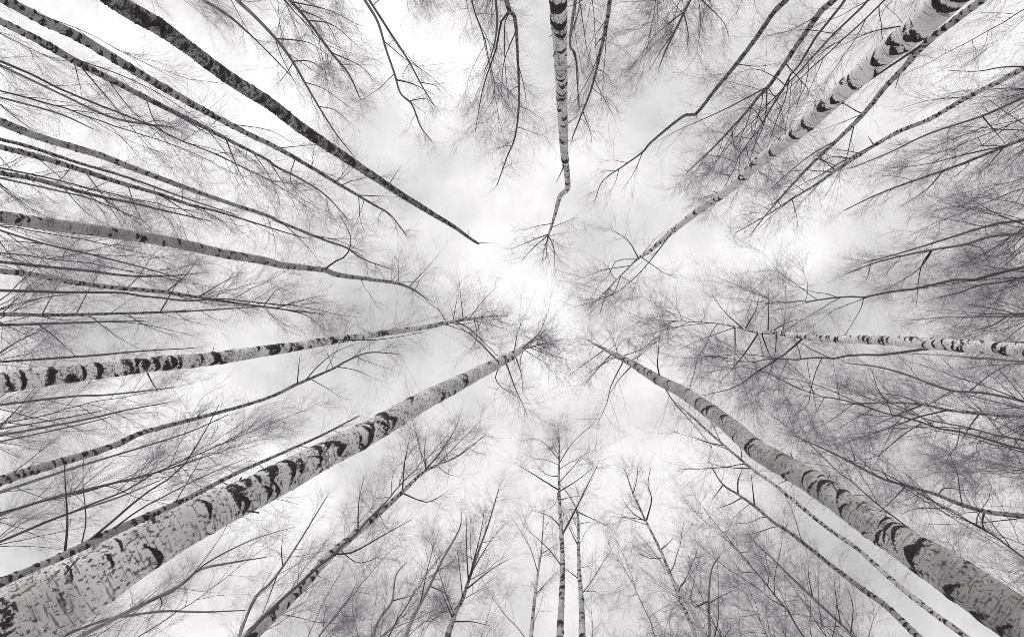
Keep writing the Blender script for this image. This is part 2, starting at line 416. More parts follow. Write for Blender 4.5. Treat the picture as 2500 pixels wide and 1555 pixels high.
    parts.append(tube_arrays(C, (0.0018 + 0.0016 * l2)[:, None] * np.linspace(1, 0.4, 6)[None], 4))
    parts += fine_twigs(C, l2, tw, 0.9)
    V, q = merge(parts)
    link('crown', make_mesh('crown', V - base, q, MAT['twig']), root)
    return root

# ------------------------------------------------------------------ the traced trees
TREES = []
def tree(label, t, **k): TREES.append(dict(label=label, t=t, **k))
# --- near trees
tree('thickest pale birch, speckled with black crescents, rising from the lower left corner',
     [(-70,1545,206),(51,1471,181),(200,1385,144),(341,1303,112),(490,1222,90),(631,1153,77),(757,1085,66),(870,1030,57),(1000,955,45),(1120,893,32),(1180,863,25),(1230,835,16),(1262,810,9),(1292,785,4)],
     p=0.6, z=16, bark='speck', stubs=5, mk='crescent', clear=640, nb=22, zc=0.55, cr=0.75, tw=1.3,
     m=[(262,1327,9,.42,1.3),(375,1320,15,.62,1.5),(484,1205,11,.6,1.4),(576,1198,14,.6,1.5),(355,1225,10,.5,1.1),(283,1290,7,.4,1.2),(640,1113,12,.65,1.4),(702,1112,12,.6,1.4),(741,1070,10,.6,1.4),(650,1172,9,.7,1.3),(866,1018,8,.7,1.2),(838,1052,6,.6,1.1),(600,1140,7,.5,1.1),(45,1440,26,.5,.9),(10,1490,34,.6,1.0),(-20,1420,20,.6,1.1),(630,1172,12,.5,1.2),(755,1120,7,.5,1.2),(170,1350,7,.4,.9)],
     limbs=[(5,[(1180,850),(1130,805),(1076,766)]),(5,[(1200,858),(1225,925),(1252,985)]),(4,[(1222,842),(1238,890),(1240,935)]),(4,[(1232,833),(1280,790),(1298,745)]),(4,[(1236,828),(1300,815),(1330,830)]),(4,[(1195,862),(1178,905),(1240,950)]),(3,[(1240,828),(1290,860),(1310,880)])])
tree('slim mottled birch running close along the upper edge of the thickest trunk',
     [(-20,1390,23),(68,1358,24),(153,1320,23),(256,1269,21),(330,1234,18),(409,1200,14),(477,1166,11),(559,1124,9),(631,1092,7),(757,1036,5),(850,988,3)],
     p=0.85, bark='grey', mk='blotch', zc=.5, nb=10,
     limbs=[(8,[(184,1300),(256,1246),(341,1174),(426,1116),(484,1028),(520,960)]),(7,[(150,1310),(160,1240),(155,1150),(153,1095)]),(4,[(184,1287),(204,1235),(197,1150),(199,1075)]),(6,[(240,1270),(330,1210),(409,1168),(477,1133),(590,1085)]),(3,[(409,1190),(470,1100),(520,1010)])])
tree('birch with broad black bands entering low on the left edge',
     [(-60,920,53),(0,909,50),(136,891,43),(307,871,37),(400,861,34),(511,850,31),(631,833,26),(698,823,22),(794,808,18),(910,791,14),(1012,776,11),(1080,762,8),(1114,757,6),(1148,752,4),(1205,750,2)],
     p=0.6, z=16, bark='speck', mk='bands', nb=18, zc=.6, cr=.75,
     m=[(125,889,18,1.9,1.9),(60,900,12,1.5,1.7),(238,875,13,1.3,1.5),(310,873,13,1.4,1.6),(372,868,10,1.2,1.5),(412,861,12,1.3,1.6),(510,850,16,1.9,1.8),(200,885,8,1.2,1.4),(25,908,9,1.2,1.4)],
     limbs=[(4,[(800,814),(900,806),(1005,789)],.2),(6,[(344,885),(360,905),(376,930)],.3),(4,[(500,842),(508,822)],.3),(4,[(1080,762),(1120,785),(1183,847)]),(3,[(1075,760),(1082,725),(1090,697)]),(3,[(1100,757),(1095,715),(1090,665)]),(3,[(1112,755),(1150,710),(1180,680)]),(3,[(1060,766),(1040,735),(985,700)]),(3,[(1125,757),(1132,800),(1110,840)])])
tree('smooth grey birch with small black knots, bent like a bow, at mid left',
     [(-50,506,29),(0,515,29),(119,533,30),(239,549,28),(375,569,26),(511,598,22),(631,620,19),(671,630,16),(767,641,12),(800,652,12),(876,663,9),(944,673,7),(985,690,4),(1015,712,2)],
     p=0.8, z=16, bark='grey', stubs=5, mk='sparse', nb=9, zc=.72, cr=.6, tw=.8,
     limbs=[(6,[(770,638),(794,622),(823,605),(833,564),(808,513)],.4),(2,[(930,671),(932,615),(940,610)]),(2,[(945,672),(945,620),(935,612)]),(3,[(972,680),(1010,640),(1045,600)]),(2,[(985,690),(1000,660),(1025,640)])])
tree('thin dark birch below the bow-bent grey one, forking into a pale twiggy fan',
     [(-40,640,13),(0,643,13),(82,653,13),(205,675,11),(392,694,9),(477,707,7),(570,721,5),(631,729,4),(700,738,3),(760,745,2)],
     bark='grey', mk='blotch', nb=12, zc=.62,
     limbs=[(4,[(654,731),(698,718),(770,700)]),(4,[(680,735),(730,750),(775,787)]),(4,[(470,706),(530,670),(562,655)]),(4,[(392,694),(440,655),(470,612)]),(3,[(625,729),(655,690),(690,675)])])
tree('thin bare stem just above the dark forking birch at the left edge',
     [(-40,617,7),(0,622,7),(205,643,6),(307,655,5),(400,655,3),(460,650,2)], bark='grey', mk='blotch', nb=9, zc=.5)
tree('level thin birch at the left edge, feathered with twigs on both sides',
     [(-40,746,9),(0,746,9),(116,748,8),(256,745,6),(392,741,5),(511,735,3),(630,727,2)], bark='grey', mk='blotch', nb=20, zc=.4,
     limbs=[(3,[(100,748),(130,690),(150,650)],1.2),(3,[(180,746),(210,690),(240,640)],1.2),(3,[(300,744),(340,770),(420,800)],1.),(4,[(380,741),(410,690),(440,640)],1.)])
tree('very thin dark stem right under the level feathered birch at the left edge',
     [(-40,775,7),(0,772,7),(153,767,5),(239,764,4),(341,762,2)], bark='grey', mk='blotch', nb=14, zc=.4,
     limbs=[(4,[(90,770),(130,800),(185,850)],.8),(3,[(250,764),(340,770),(470,800)],.8)])
tree('hair-thin crossing stem under the trunk of the bow-bent birch',
     [(-30,536,5),(0,547,5),(109,580,4),(218,605,4),(341,636,3),(443,666,2)], bark='grey', mk='none', nb=10, zc=.5,
     limbs=[(4,[(109,580),(60,575),(0,572)],-.2),(3,[(218,605),(300,608),(380,612)])])
tree('thin stem grazing the top side of the black-banded birch',
     [(-30,862,6),(0,859,5),(205,845,5),(341,833,3),(460,826,2)], bark='grey', mk='blotch', nb=12, zc=.4)
tree('thin drooping stem just under the black-banded birch',
     [(-30,967,6),(0,961,6),(170,941,5),(256,937,4),(409,920,2)], bark='grey', mk='none', nb=12, zc=.4)
tree('topmost of three close thin stems at the lower left edge',
     [(-30,1024,4),(0,1018,4),(136,995,3),(240,975,2)], bark='grey', mk='none', nb=7, zc=.4)
tree('middle and darkest of three close thin stems at the lower left edge',
     [(-30,1040,7),(0,1034,6),(205,995,5),(300,973,3),(400,955,2)], bark='grey', mk='none', nb=8, zc=.5)
tree('lowest of three close thin stems at the lower left edge',
     [(-30,1054,4),(0,1048,4),(170,1012,3),(260,990,2)], bark='grey', mk='none', nb=7, zc=.4)
tree('knotty slender birch below the black-banded one, splitting into a wide fork',
     [(-40,1155,23),(0,1142,22),(112,1106,20),(205,1079,17),(283,1052,14),(327,1031,12),(392,1012,10),(450,997,9),(505,983,8),(631,946,7),(705,912,7),(784,878,5),(825,856,4),(876,837,3),(945,840,2)],
     p=.8, bark='grey', stubs=5, mk='blotch', nb=10, zc=.72,
     limbs=[(4,[(705,908),(712,847),(718,840)]),(4,[(725,902),(756,868),(801,833),(855,813)]),(3,[(739,905),(777,922),(814,946)]),(4,[(465,992),(480,978),(500,965)],.3),(3,[(800,870),(850,880),(890,900)])])
tree('dark twin stem directly below the knotty slender birch at the left edge',
     [(-30,1178,7),(0,1168,7),(170,1112,6),(341,1060,4),(450,1025,3),(540,985,2)], bark='grey', mk='none', nb=12, zc=.45)
tree('long dark stem crossing the thin upright shoots at the lower left',
     [(-30,1232,8),(0,1222,7),(130,1180,6),(307,1137,4),(409,1110,3),(500,1080,2)], bark='grey', mk='none', nb=12, zc=.4,
     limbs=[(4,[(180,1170),(260,1150),(390,1090)],.8)])
tree('lowest thin dark stem above the thickest birch at the lower left',
     [(-30,1298,7),(0,1285,6),(153,1222,5),(273,1183,4),(380,1140,2)], bark='grey', mk='none', nb=11, zc=.4)
tree('nearly black rough-barked dead tree with a snapped top',
     [(225,-35,44.7),(297,18,40.4),(380,66,37.0),(450,116,31.0),(545,186,30.1),(637,245,28.4),(705,297,25.8),(773,344,23.2),(842,389,18.9),(944,457,14.6),(1034,512,11.2),(1080,540,8.6),(1110,562,6.9),(1136,579,5.2)],
     name='dead_tree', p=.7, z=13, bark='dark', stubs=7, mk='blotch', nb=0, tw=0,
     m=[(385,52,22,1.2,1.8)],
     limbs=[(3,[(923,440),(938,415),(952,394)],.3),(2.2,[(1130,576),(1150,577),(1176,578)],.2),(2,[(1112,560),(1113,545)],.2),(3,[(400,70),(408,58)],.2)])
tree('long knobbly birch next to the dead tree, running out of the top left corner',
     [(-30,-20,23),(20,5,22),(102,48,24),(187,89,22),(290,150,20),(375,201,18),(477,259,15),(580,314,12),(637,341,11),(705,378,9),(797,433,7),(883,484,5),(927,511,3),(965,560,2)],
     p=.8, bark='grey', stubs=6, mk='blotch', nb=12, zc=.62,
     limbs=[(3,[(797,433),(822,415),(838,400)]),(4,[(848,464),(900,466),(944,467)]),(3,[(660,352),(735,345),(780,343)]),(3,[(540,300),(640,310),(700,345)]),(2.5,[(66,0),(200,75),(320,140),(450,190)],.5),(3,[(700,376),(690,430),(740,480)])])
tree('second knobbly birch from the top left corner, with long hanging side shoots',
     [(-40,34,16),(0,51,16),(102,102,17),(181,147,17),(273,194,14),(358,239,12),(460,290,10),(545,334,8),(631,378,6),(654,395,5),(715,426,4),(773,464,3),(825,520,2)],
     p=.85, bark='grey', stubs=5, mk='blotch', nb=14, zc=.55,
     limbs=[(4,[(181,152),(283,266),(335,330),(375,375)],.7),(3,[(250,190),(310,260),(400,340),(445,410)],.7),(4,[(535,334),(560,390),(590,450)],.7),(3,[(170,150),(190,205),(195,235)],.7),(3,[(345,235),(375,300),(455,360)],.7),(4,[(160,135),(290,180),(390,230),(480,290)],.5),(3,[(600,362),(640,420),(665,480)],.7),(3,[(640,385),(690,460),(740,500)],.7)])
tree('thin whip-like stem below the two knobbly birches at the upper left',
     [(-30,140,6),(0,155,6),(140,222,5),(239,269,5),(307,290,4),(409,302,2)], bark='grey', mk='none', nb=10, zc=.5)
tree('fine dark stem just above a wide knotted grey trunk at the left edge',
     [(-30,225,5),(0,232,5),(136,269,4),(222,307,2)], bark='grey', mk='none', nb=10, zc=.4)
tree('upper and thickest of a bundle of converging grey birches on the left',
     [(-40,274,21),(0,290,20),(82,322,17),(177,351,16),(245,372,15),(341,409,13),(443,447,11),(539,481,9),(631,511,8),(671,530,7),(773,571,5),(821,588,4),(862,615,3),(925,638,2)],
     p=.8, bark='grey', stubs=4, mk='sparse', nb=10, zc=.7, cr=.8,
     limbs=[(3,[(821,588),(862,612),(875,660)]),(3,[(671,530),(720,575),(765,630)]),(2,[(631,516),(650,560),(655,610)])])
tree('slim mottled stem squeezed between two thicker birches of the left bundle',
     [(-30,322,8),(0,331,8),(68,348,8),(170,382,7),(307,423,5),(443,472,3),(560,510,2)], bark='grey', mk='blotch', nb=8, zc=.6)
tree('black-spotted birch second thickest in the converging left bundle',
     [(-40,338,13),(0,349,13),(102,375,13),(187,402,12),(290,436,10),(375,460,8),(443,484,7),(511,501,5),(562,516,4),(654,545,3),(725,566,2)],
     bark='grey', mk='blotch', nb=12, zc=.55,
     limbs=[(4,[(375,460),(430,495),(500,540)],.6),(3,[(440,484),(520,520),(560,560)]),(3,[(170,395),(150,420),(130,437)],.3)])
tree('lowest dark-knotted stem of the converging left bundle',
     [(-40,403,11),(0,411,11),(75,424,10),(170,450,8),(239,467,7),(324,484,5),(392,501,4),(500,525,2)], bark='grey', mk='blotch', nb=13, zc=.5,
     limbs=[(4,[(239,467),(300,510),(375,560)],.6),(3,[(150,445),(200,500),(260,540)],.6),(3,[(200,452),(260,430),(280,420)],.4)])
tree('thin partner touching the underside of the lowest left-bundle stem',
     [(-30,417,5),(0,423,5),(136,453,4),(220,474,3),(330,520,2)], bark='grey', mk='none', nb=10, zc=.4)
# --- top edge
tree('thin stem with arched side shoots left of the gap at the top',
     [(530,-35,9),(562,0,9),(603,38,8),(654,92,7),(695,147,6),(726,201,5),(760,259,4),(797,317,3),(835,365,2)], bark='grey', mk='none', nb=10, zc=.6,
     limbs=[(4,[(654,92),(700,96),(740,105),(787,140)]),(4,[(695,147),(740,148),(794,190)]),(3,[(726,196),(770,212),(842,265)]),(3,[(757,255),(795,262),(840,300)]),(3,[(693,150),(680,175),(660,200)])])
tree('feathery stem leading to the broad twig cloud near the top, third from the dead tree',
     [(655,-35,8),(688,0,7),(729,48,6),(787,126,5),(828,177,4),(855,235,2)], bark='grey', mk='none', nb=18, zc=.5, tw=1.4,
     limbs=[(4,[(735,0),(770,50),(800,100),(810,120)],.6),(4,[(729,48),(790,60),(860,120)]),(4,[(787,126),(860,160),(890,200)]),(4,[(700,0),(780,25),(850,60)],.5)])
tree('left stem of the pair bending towards the open sky gap at the top',
     [(850,-40,8),(866,0,7),(896,51,6),(917,119,5),(937,177,5),(951,222,4),(978,249,4),(998,300,3),(1024,335,2)], bark='grey', mk='none', nb=8, zc=.72,
     limbs=[(4,[(940,190),(980,200),(1030,225)]),(3,[(978,235),(1010,235),(1035,255)]),(3,[(960,225),(985,250),(1010,270)])])
tree('right stem of the pair bending towards the open sky gap at the top',
     [(852,-40,6),(876,0,6),(937,95,5),(971,147,4),(1002,205,3),(1030,250,2)], bark='grey', mk='none', nb=8, zc=.7,
     limbs=[(2.5,[(971,150),(960,170),(955,185)]),(3,[(1000,195),(1035,205),(1050,225)])])
tree('broken dark stub with a thread-thin continuation, right of the dead tree at the top',
     [(455,-25,8),(482,0,8),(515,20,8),(542,38,7),(575,65,4),(631,119,3),(690,180,2)], bark='grey', mk='none', nb=8, zc=.6)
tree('forked dark stem left of the ringed trunk in the top middle',
     [(1199,-40,12),(1203,0,11),(1210,27,10),(1223,48,8),(1229,136,6),(1232,239,5),(1223,324,4),(1203,375,3),(1180,440,2)], bark='grey', mk='blotch', nb=12, zc=.7,
     limbs=[(7,[(1210,27),(1186,61),(1180,110),(1148,205),(1128,314)],.6),(4,[(1206,30),(1198,60),(1200,170),(1210,252)],.5),(4,[(1184,75),(1196,150),(1190,240)],.4),(3,[(1228,150),(1245,210),(1250,260)])])
tree('thin straight stem at the top edge just left of the forked dark stem',
     [(1177,-30,6),(1177,0,6),(1180,60,5),(1170,120,3),(1150,170,2)], bark='grey', mk='none', nb=12, zc=.5)
tree('pale ringed birch coming straight down from the middle of the top edge',
     [(1323,-40,44),(1325,0,42),(1327,51,39),(1330,102,33),(1332,170,30),(1334,239,26),(1337,307,22),(1341,375,18),(1345,405,15),(1348,440,13),(1344,452,12),(1330,466,11),(1320,500,9),(1310,536,6),(1303,556,5),(1298,580,3),(1297,610,2)],
     p=.85, z=16, bark='speck', stubs=5, mk='crescent', nb=12, zc=.72, cr=.6,
     m=[(1325,8,16,1.9,1.9),(1327,50,14,1.7,1.8),(1331,110,5,1.5,1.5),(1332,180,4,1.,1.4),(1332,216,4,1.2,1.4),(1342,378,5,2.2,1.7)],
     limbs=[(5,[(1338,385),(1333,408),(1321,433)],.2),(4,[(1303,556),(1265,570),(1213,592)]),(4,[(1303,558),(1270,585),(1238,620)]),(3,[(1304,560),(1315,590),(1317,640)]),(3,[(1308,530),(1275,537),(1240,548)]),(3,[(1302,560),(1290,600),(1288,618)]),(4,[(1345,300),(1362,283),(1378,270)],.3)])
tree('leaning dark stem right of the ringed top trunk, reaching down to meet it',
     [(1452,-40,10),(1448,0,10),(1441,51,9),(1424,130,7),(1404,211,5),(1380,273,4),(1358,330,2)], bark='grey', mk='blotch', nb=10, zc=.62,
     limbs=[(5,[(1430,85),(1420,100),(1411,115)],.2),(3,[(1440,50),(1436,140),(1428,240)]),(3,[(1385,265),(1400,310),(1405,340)])])
tree('faint narrow stem hugging the right side of the ringed top trunk',
     [(1370,-30,8),(1366,0,8),(1353,102,6),(1366,130,4),(1370,190,3),(1375,260,2)], bark='grey', mk='none', nb=9, zc=.6,
     limbs=[(5,[(1356,85),(1370,40),(1378,0)],-.3),(4,[(1362,115),(1372,170),(1371,250)],.4)])
tree('crooked birch in the upper right with a sharp elbow and a drawn-out tip',
     [(1890,-35,13),(1867,0,12),(1837,30,11),(1792,95,10),(1745,157,9),(1700,211,8),(1657,266,7),(1640,273,7),(1618,279,6),(1547,337,5),(1526,361,4),(1479,395,3),(1431,430,2),(1413,475,1.5)],
     p=.85, bark='grey', mk='blotch', nb=5, zc=.75, cr=.6, tw=.6,
     limbs=[(3,[(1527,364),(1505,410),(1478,450)],.4),(2.5,[(1468,400),(1462,430),(1448,458)],.4),(4,[(1657,270),(1654,282)],.2),(3,[(1755,160),(1800,158),(1850,150)],.4)])
tree('upper right birch with a knotted bend and a long straight fork beside the elbowed one',
     [(2005,-35,15),(1980,0,14),(1946,31,13),(1901,95,11),(1857,160,9),(1823,208,8),(1799,232,7),(1772,266,6),(1700,344,4),(1632,409,2)],
     p=.85, bark='grey', mk='blotch', nb=12, zc=.65,
     limbs=[(5,[(1826,205),(1717,262),(1615,307),(1570,330)],.6),(4,[(1823,212),(1815,290),(1780,370)],.5),(3,[(1828,212),(1855,260),(1860,310)],.4),(3,[(1735,305),(1745,350),(1775,375)],.5),(3,[(1940,40),(1870,75),(1800,90)],.5)])
tree('stout pale birch with heavy black crescents leaving the top right corner',
     [(2320,-65,88),(2252,-8,76),(2184,61,62),(2096,133,52),(2031,191,45),(1963,252,40),(1901,307,35),(1850,348,31),(1800,387,26),(1738,443,21),(1657,502,17),(1615,534,14),(1574,568,12),(1540,598,9),(1516,613,6),(1496,632,4),(1445,687,3),(1424,745,1.5)],
     p=.62, z=16, bark='pale', stubs=6, mk='crescent', nb=13, zc=.7, cr=.65,
     m=[(2240,14,20,1.1,1.9),(2160,84,11,.75,1.6),(2128,118,14,.7,1.6),(2082,142,13,.75,1.6),(2115,95,10,.5,1.3),(2030,196,8,1.3,1.5),(1985,235,10,.6,1.5),(1950,250,12,.6,1.3),(1915,290,8,1.1,1.5),(1890,318,7,1.1,1.5),(2258,-20,18,1.3,1.6)],
     limbs=[(4,[(1601,551),(1533,632),(1479,684),(1441,704),(1390,712)],.4),(4,[(1515,612),(1490,570),(1450,545)]),(3,[(1512,615),(1463,620),(1440,660),(1385,690)]),(3,[(1520,610),(1545,580),(1555,565)]),(3,[(1497,632),(1440,640),(1380,660)]),(3,[(1475,655),(1450,700),(1362,730)]),(3,[(1533,630),(1580,650),(1610,660)]),(5,[(2165,30),(2075,75),(1985,115)],.35)])
tree('slender pale birch partly crossing the stout top right one, with a thin fork along it',
     [(2375,-35,20),(2331,0,18),(2259,55,16),(2191,109,15),(2143,164,12),(2099,211,11),(2048,273,10),(1983,337,8),(1925,392,6),(1877,443,5),(1820,508,3),(1780,560,2)],
     p=.85, bark='silver', mk='blotch', nb=12, zc=.62,
     limbs=[(9,[(2200,100),(2155,130),(2089,174),(2030,215),(1960,262)],.5),(4,[(2140,170),(2130,195),(2124,215)],.2),(4,[(1985,335),(1930,365),(1860,420),(1810,470)],.5),(3,[(2050,270),(1990,295),(1950,310)],.4),(4,[(1940,375),(1985,395),(1990,410)],.3)])
tree('scaly pale-sided birch arching from the right edge below the slender corner birch',
     [(2475,148,13),(2430,164,12),(2358,201,11),(2290,235,10),(2208,283,10),(2140,310,9),(2072,348,8),(1983,406,7),(1935,440,5),(1884,470,4),(1826,508,3),(1748,552,2)],
     p=.85, bark='silver', mk='blotch', nb=14, zc=.6,
     limbs=[(5,[(2440,158),(2380,160),(2321,170),(2250,168)],.4),(4,[(2075,345),(2068,335),(2060,323)],.3),(4,[(2025,378),(1980,372),(1940,390)],.4),(3,[(2300,230),(2200,240),(2120,265)],.5),(4,[(1985,405),(1965,390),(1945,375)],.3),(3,[(1880,470),(1890,510),(1895,540)],.4)])
tree('thin paired stem in the grey twig mass at the right edge, below the scaly birch',
     [(2470,215,6),(2430,232,6),(2331,276,5),(2208,317,4),(2106,365,3),(2020,400,2)], bark='grey', mk='none', nb=12, zc=.5,
     limbs=[(4,[(2331,276),(2360,310),(2385,340)],.4)])
tree('dark dipping stem with long parallel twigs, upper right edge',
     [(2470,318,8),(2430,331,8),(2378,351,7),(2276,392,5),(2140,440,4),(2072,467,3),(2004,500,2)], bark='grey', mk='blotch', nb=14, zc=.5,
     limbs=[(5,[(2390,348),(2300,365),(2200,390),(2110,400)],.4),(4,[(2385,350),(2340,400),(2320,415)],.4),(4,[(2240,405),(2200,450),(2140,490)],.4)])
tree('feathery dark stem with long combed twigs at the right edge, upper of a pair',
     [(2470,512,7),(2430,523,7),(2370,531,6),(2310,547,5),(2235,571,4),(2140,600,3),(2050,625,2)], bark='grey', mk='none', nb=16, zc=.5, tw=1.3)
tree('feathery dark stem with long combed twigs at the right edge, lower of a pair',
     [(2470,548,8),(2430,554,7),(2351,562,6),(2293,580,6),(2215,593,5),(2140,608,4),(2072,626,3),(2010,650,2)], bark='grey', mk='none', nb=16, zc=.5, tw=1.2,
     limbs=[(4,[(2215,593),(2180,640),(2100,690)],.4),(4,[(2210,595),(2185,640),(2175,730)],.3),(3,[(2065,628),(2062,650),(2055,670)],.3),(4,[(2293,580),(2330,590),(2340,615)],.3)])
tree('thin drooping stem in the haze between the combed pair and the chevron-marked trunk',
     [(2470,648,5),(2430,658,5),(2380,670,4),(2327,677,4),(2276,695,3),(2225,707,2)], bark='grey', mk='none', nb=12, zc=.5)
tree('pale silvery stem catching the light just above the chevron-marked trunk',
     [(2470,744,6),(2430,748,6),(2378,750,5),(2300,753,4),(2242,753,3),(2167,760,2)], bark='silver', mk='none', nb=12, zc=.5,
     limbs=[(4,[(2420,748),(2370,735),(2280,720)],.4),(4,[(2395,749),(2350,775),(2290,790)],.4)])
tree('pale birch with dark chevrons lying level from the middle of the right edge',
     [(2480,836,36),(2430,832,34),(2344,825,31),(2242,818,28),(2140,811,24),(2038,806,20),(1952,804,16),(1918,799,15),(1867,793,12),(1833,789,9),(1806,790,7),(1768,782,5),(1711,769,3),(1642,764,2),(1547,760,1.5)],
     p=.75, z=16, bark='pale', mk='chevron', stubs=4, nb=16, zc=.68, cr=1.1, tw=1.3,
     limbs=[(6,[(1911,808),(1870,835),(1833,861),(1799,881),(1745,919),(1666,939)],.5),(5,[(1806,796),(1822,830),(1836,858)],.3),(5,[(1800,796),(1760,850),(1711,905)],.4),(4,[(1842,795),(1841,830),(1836,855)],.2),(4,[(1768,780),(1795,735),(1800,705)],.4),(4,[(1824,789),(1824,740),(1823,660)],.4),(4,[(1765,782),(1720,740),(1690,700)],.5),(4,[(1745,778),(1745,840),(1740,880)],.4),(4,[(1830,788),(1870,765),(1905,757)],.4),(3,[(1745,780),(1680,800),(1610,830)],.5),(4,[(1998,803),(2000,795)],.2),(3,[(1858,790),(1862,765),(1865,735)],.4)])
tree('white thin stem close under the chevron-marked trunk at the right edge',
     [(2470,862,6),(2430,859,6),(2327,850,5),(2220,842,3),(2120,838,2)], bark='silver', mk='none', nb=8, zc=.5)
tree('dark wavy stem below the chevron-marked trunk at the right edge',
     [(2470,968,6),(2430,953,6),(2344,934,5),(2249,924,5),(2140,885,4),(2072,869,3),(2010,862,2)], bark='grey', mk='none', nb=12, zc=.55,
     limbs=[(4,[(2300,930),(2350,890),(2400,860)],.3),(3,[(2262,925),(2230,945),(2220,960)],.3)])
tree('pale jagged stem with dangling dead side shoots, low on the right',
     [(2470,993,8),(2430,989,8),(2344,983,7),(2249,973,6),(2191,960,5),(2106,956,4),(2004,960,2)], bark='silver', mk='blotch', nb=12, zc=.55,
     limbs=[(5,[(2249,975),(2180,990),(2120,1012),(2010,1050)],.4),(5,[(2191,965),(2130,985),(2070,1012)],.4),(5,[(2324,985),(2304,1010),(2280,1050)],.2),(4,[(2110,956),(2085,925),(2070,880)],.4),(4,[(2185,958),(2140,940),(2060,930)],.4),(3,[(2372,985),(2360,1000)],.2)])
tree('thin dark stem with ragged lichen-like knots at the lower right edge',
     [(2480,1236,12),(2430,1225,11),(2344,1215,10),(2276,1195,9),(2225,1174,7),(2157,1154,6),(2089,1133,5),(2004,1089,4),(1940,1058,3),(1884,1034,2)], bark='grey', mk='blotch', nb=12, zc=.6,
     limbs=[(6,[(2338,1214),(2332,1240),(2340,1258),(2372,1273)],.2),(4,[(2225,1174),(2245,1158),(2300,1165)],.3),(4,[(2110,1138),(2090,1110),(2080,1100)],.3),(4,[(2010,1092),(2030,1098),(2015,1045)],.3),(4,[(2150,1152),(2110,1195),(2080,1220)],.3),(3,[(2130,1145),(2230,1210),(2330,1270),(2440,1330)],-.25)])
tree('stout birch with thin dark rings and a rough black patch, lower right corner',
     [(2500,1520,126),(2413,1466,113),(2276,1375,98),(2140,1288,77),(2038,1220,64),(1935,1150,56),(1833,1089,50),(1799,1067,47),(1731,1010,39),(1676,968,34),(1615,928,28),(1564,902,24),(1530,881,20),(1489,857,15),(1451,837,10),(1424,823,6),(1397,808,3)],
     p=.6, z=16, bark='ringed', stubs=6, mk='rings', nb=16, zc=.6, cr=.7,
     clear=420, m=[(2172,1318,24,.75,1.4),(2198,1290,16,.6,1.0),(2258,1405,22,.55,1.5),(2300,1330,12,.6,.8),(2098,1282,10,.7,1.5),(2112,1236,5,.8,1.2),(2010,1218,7,.6,1.2),(1985,1143,4,.8,1.4),(2060,1190,4,.8,1.3),(1962,1152,5,.7,1.0),(1865,1085,4,.8,1.3),(2160,1380,30,.4,1.3),(2310,1480,34,.5,1.3),(2240,1440,26,.35,1.3),(2380,1500,20,.5,.7)],
     limbs=[(5,[(1571,900),(1561,868),(1562,845),(1566,800)],.5),(4,[(1475,864),(1451,915),(1441,956),(1417,1008)],.5),(4,[(1500,870),(1470,900),(1451,930)],.4),(4,[(1451,845),(1417,878),(1387,915)],.5),(3,[(1470,840),(1458,810),(1450,800)],.5),(4,[(1562,915),(1600,955),(1640,1000),(1690,1060)],.0),(3,[(1435,830),(1380,870),(1345,895)],.5),(3,[(1470,848),(1520,830),(1560,800)],.5)])
tree('white-patched thin birch running beside the lower edge of the ringed stout birch',
     [(2330,1538,14),(2276,1498,13),(2225,1461,12),(2157,1409,11),(2106,1365,10),(2038,1304,9),(1969,1256,8),(1901,1202,8),(1837,1149,7),(1786,1113,6),(1717,1055,5),(1663,1007,4),(1610,960,2)], bark='silver', mk='blotch', nb=8, zc=.68, cr=.8,
     limbs=[(4,[(1786,1110),(1720,1108),(1680,1097)],.4),(3,[(1760,1090),(1760,1070),(1750,1050)],.4),(4,[(1720,1057),(1680,1050),(1650,1040)],.4)])
tree('second thin birch out from the ringed stout one, with upright side shoots',
     [(2215,1540,17),(2174,1505,15),(2106,1440,13),(2055,1403,12),(1969,1338,9),(1884,1270,8),(1837,1239,7),(1792,1202,6),(1755,1175,5),(1717,1150,4),(1690,1110,2)], bark='grey', mk='blotch', nb=8, zc=.72, cr=.9,
     limbs=[(5,[(1792,1202),(1787,1160),(1783,1125)],.4),(5,[(1752,1172),(1752,1140),(1764,1112)],.4),(4,[(1760,1182),(1735,1195),(1700,1207)],.4),(4,[(1717,1152),(1702,1170),(1690,1187)],.4)])
# --- bottom edge
tree('mottled birch leaning right from the bottom edge, branching into thin upright shoots',
     [(560,1540,34),(613,1493,30),(654,1455,26),(688,1420,24),(739,1369,21),(773,1326,20),(814,1292,18),(855,1256,16),(903,1215,13),(951,1171,10),(1002,1123,7),(1039,1103,5),(1087,1082,4),(1150,1034,2)],
     p=.9, bark='silver', stubs=4, mk='blotch', nb=12, zc=.72,
     limbs=[(5,[(1005,1118),(1049,1069),(1073,1031),(1090,1000)],.6),(5,[(842,1253),(852,1190),(865,1130)],.5),(5,[(951,1164),(962,1090),(975,1028)],.5),(5,[(957,1172),(990,1185),(1019,1191),(1056,1171)],.4),(6,[(790,1318),(835,1311),(910,1270),(978,1232)],.5),(4,[(815,1318),(850,1335),(905,1320)],.4),(4,[(1010,1115),(1008,1070),(1012,1030)],.5),(3,[(1040,1103),(1080,1060),(1140,1000)],.5)])
tree('forked sapling between the thickest trunk and the mottled bottom birch',
     [(560,1530,8),(603,1423,6),(640,1385,6),(671,1345,5),(705,1294,4),(739,1239,3),(775,1180,2)], bark='grey', mk='none', nb=13, zc=.5,
     limbs=[(4,[(671,1345),(668,1310),(672,1270)],.5),(4,[(660,1360),(630,1440),(605,1500)],-.2)])
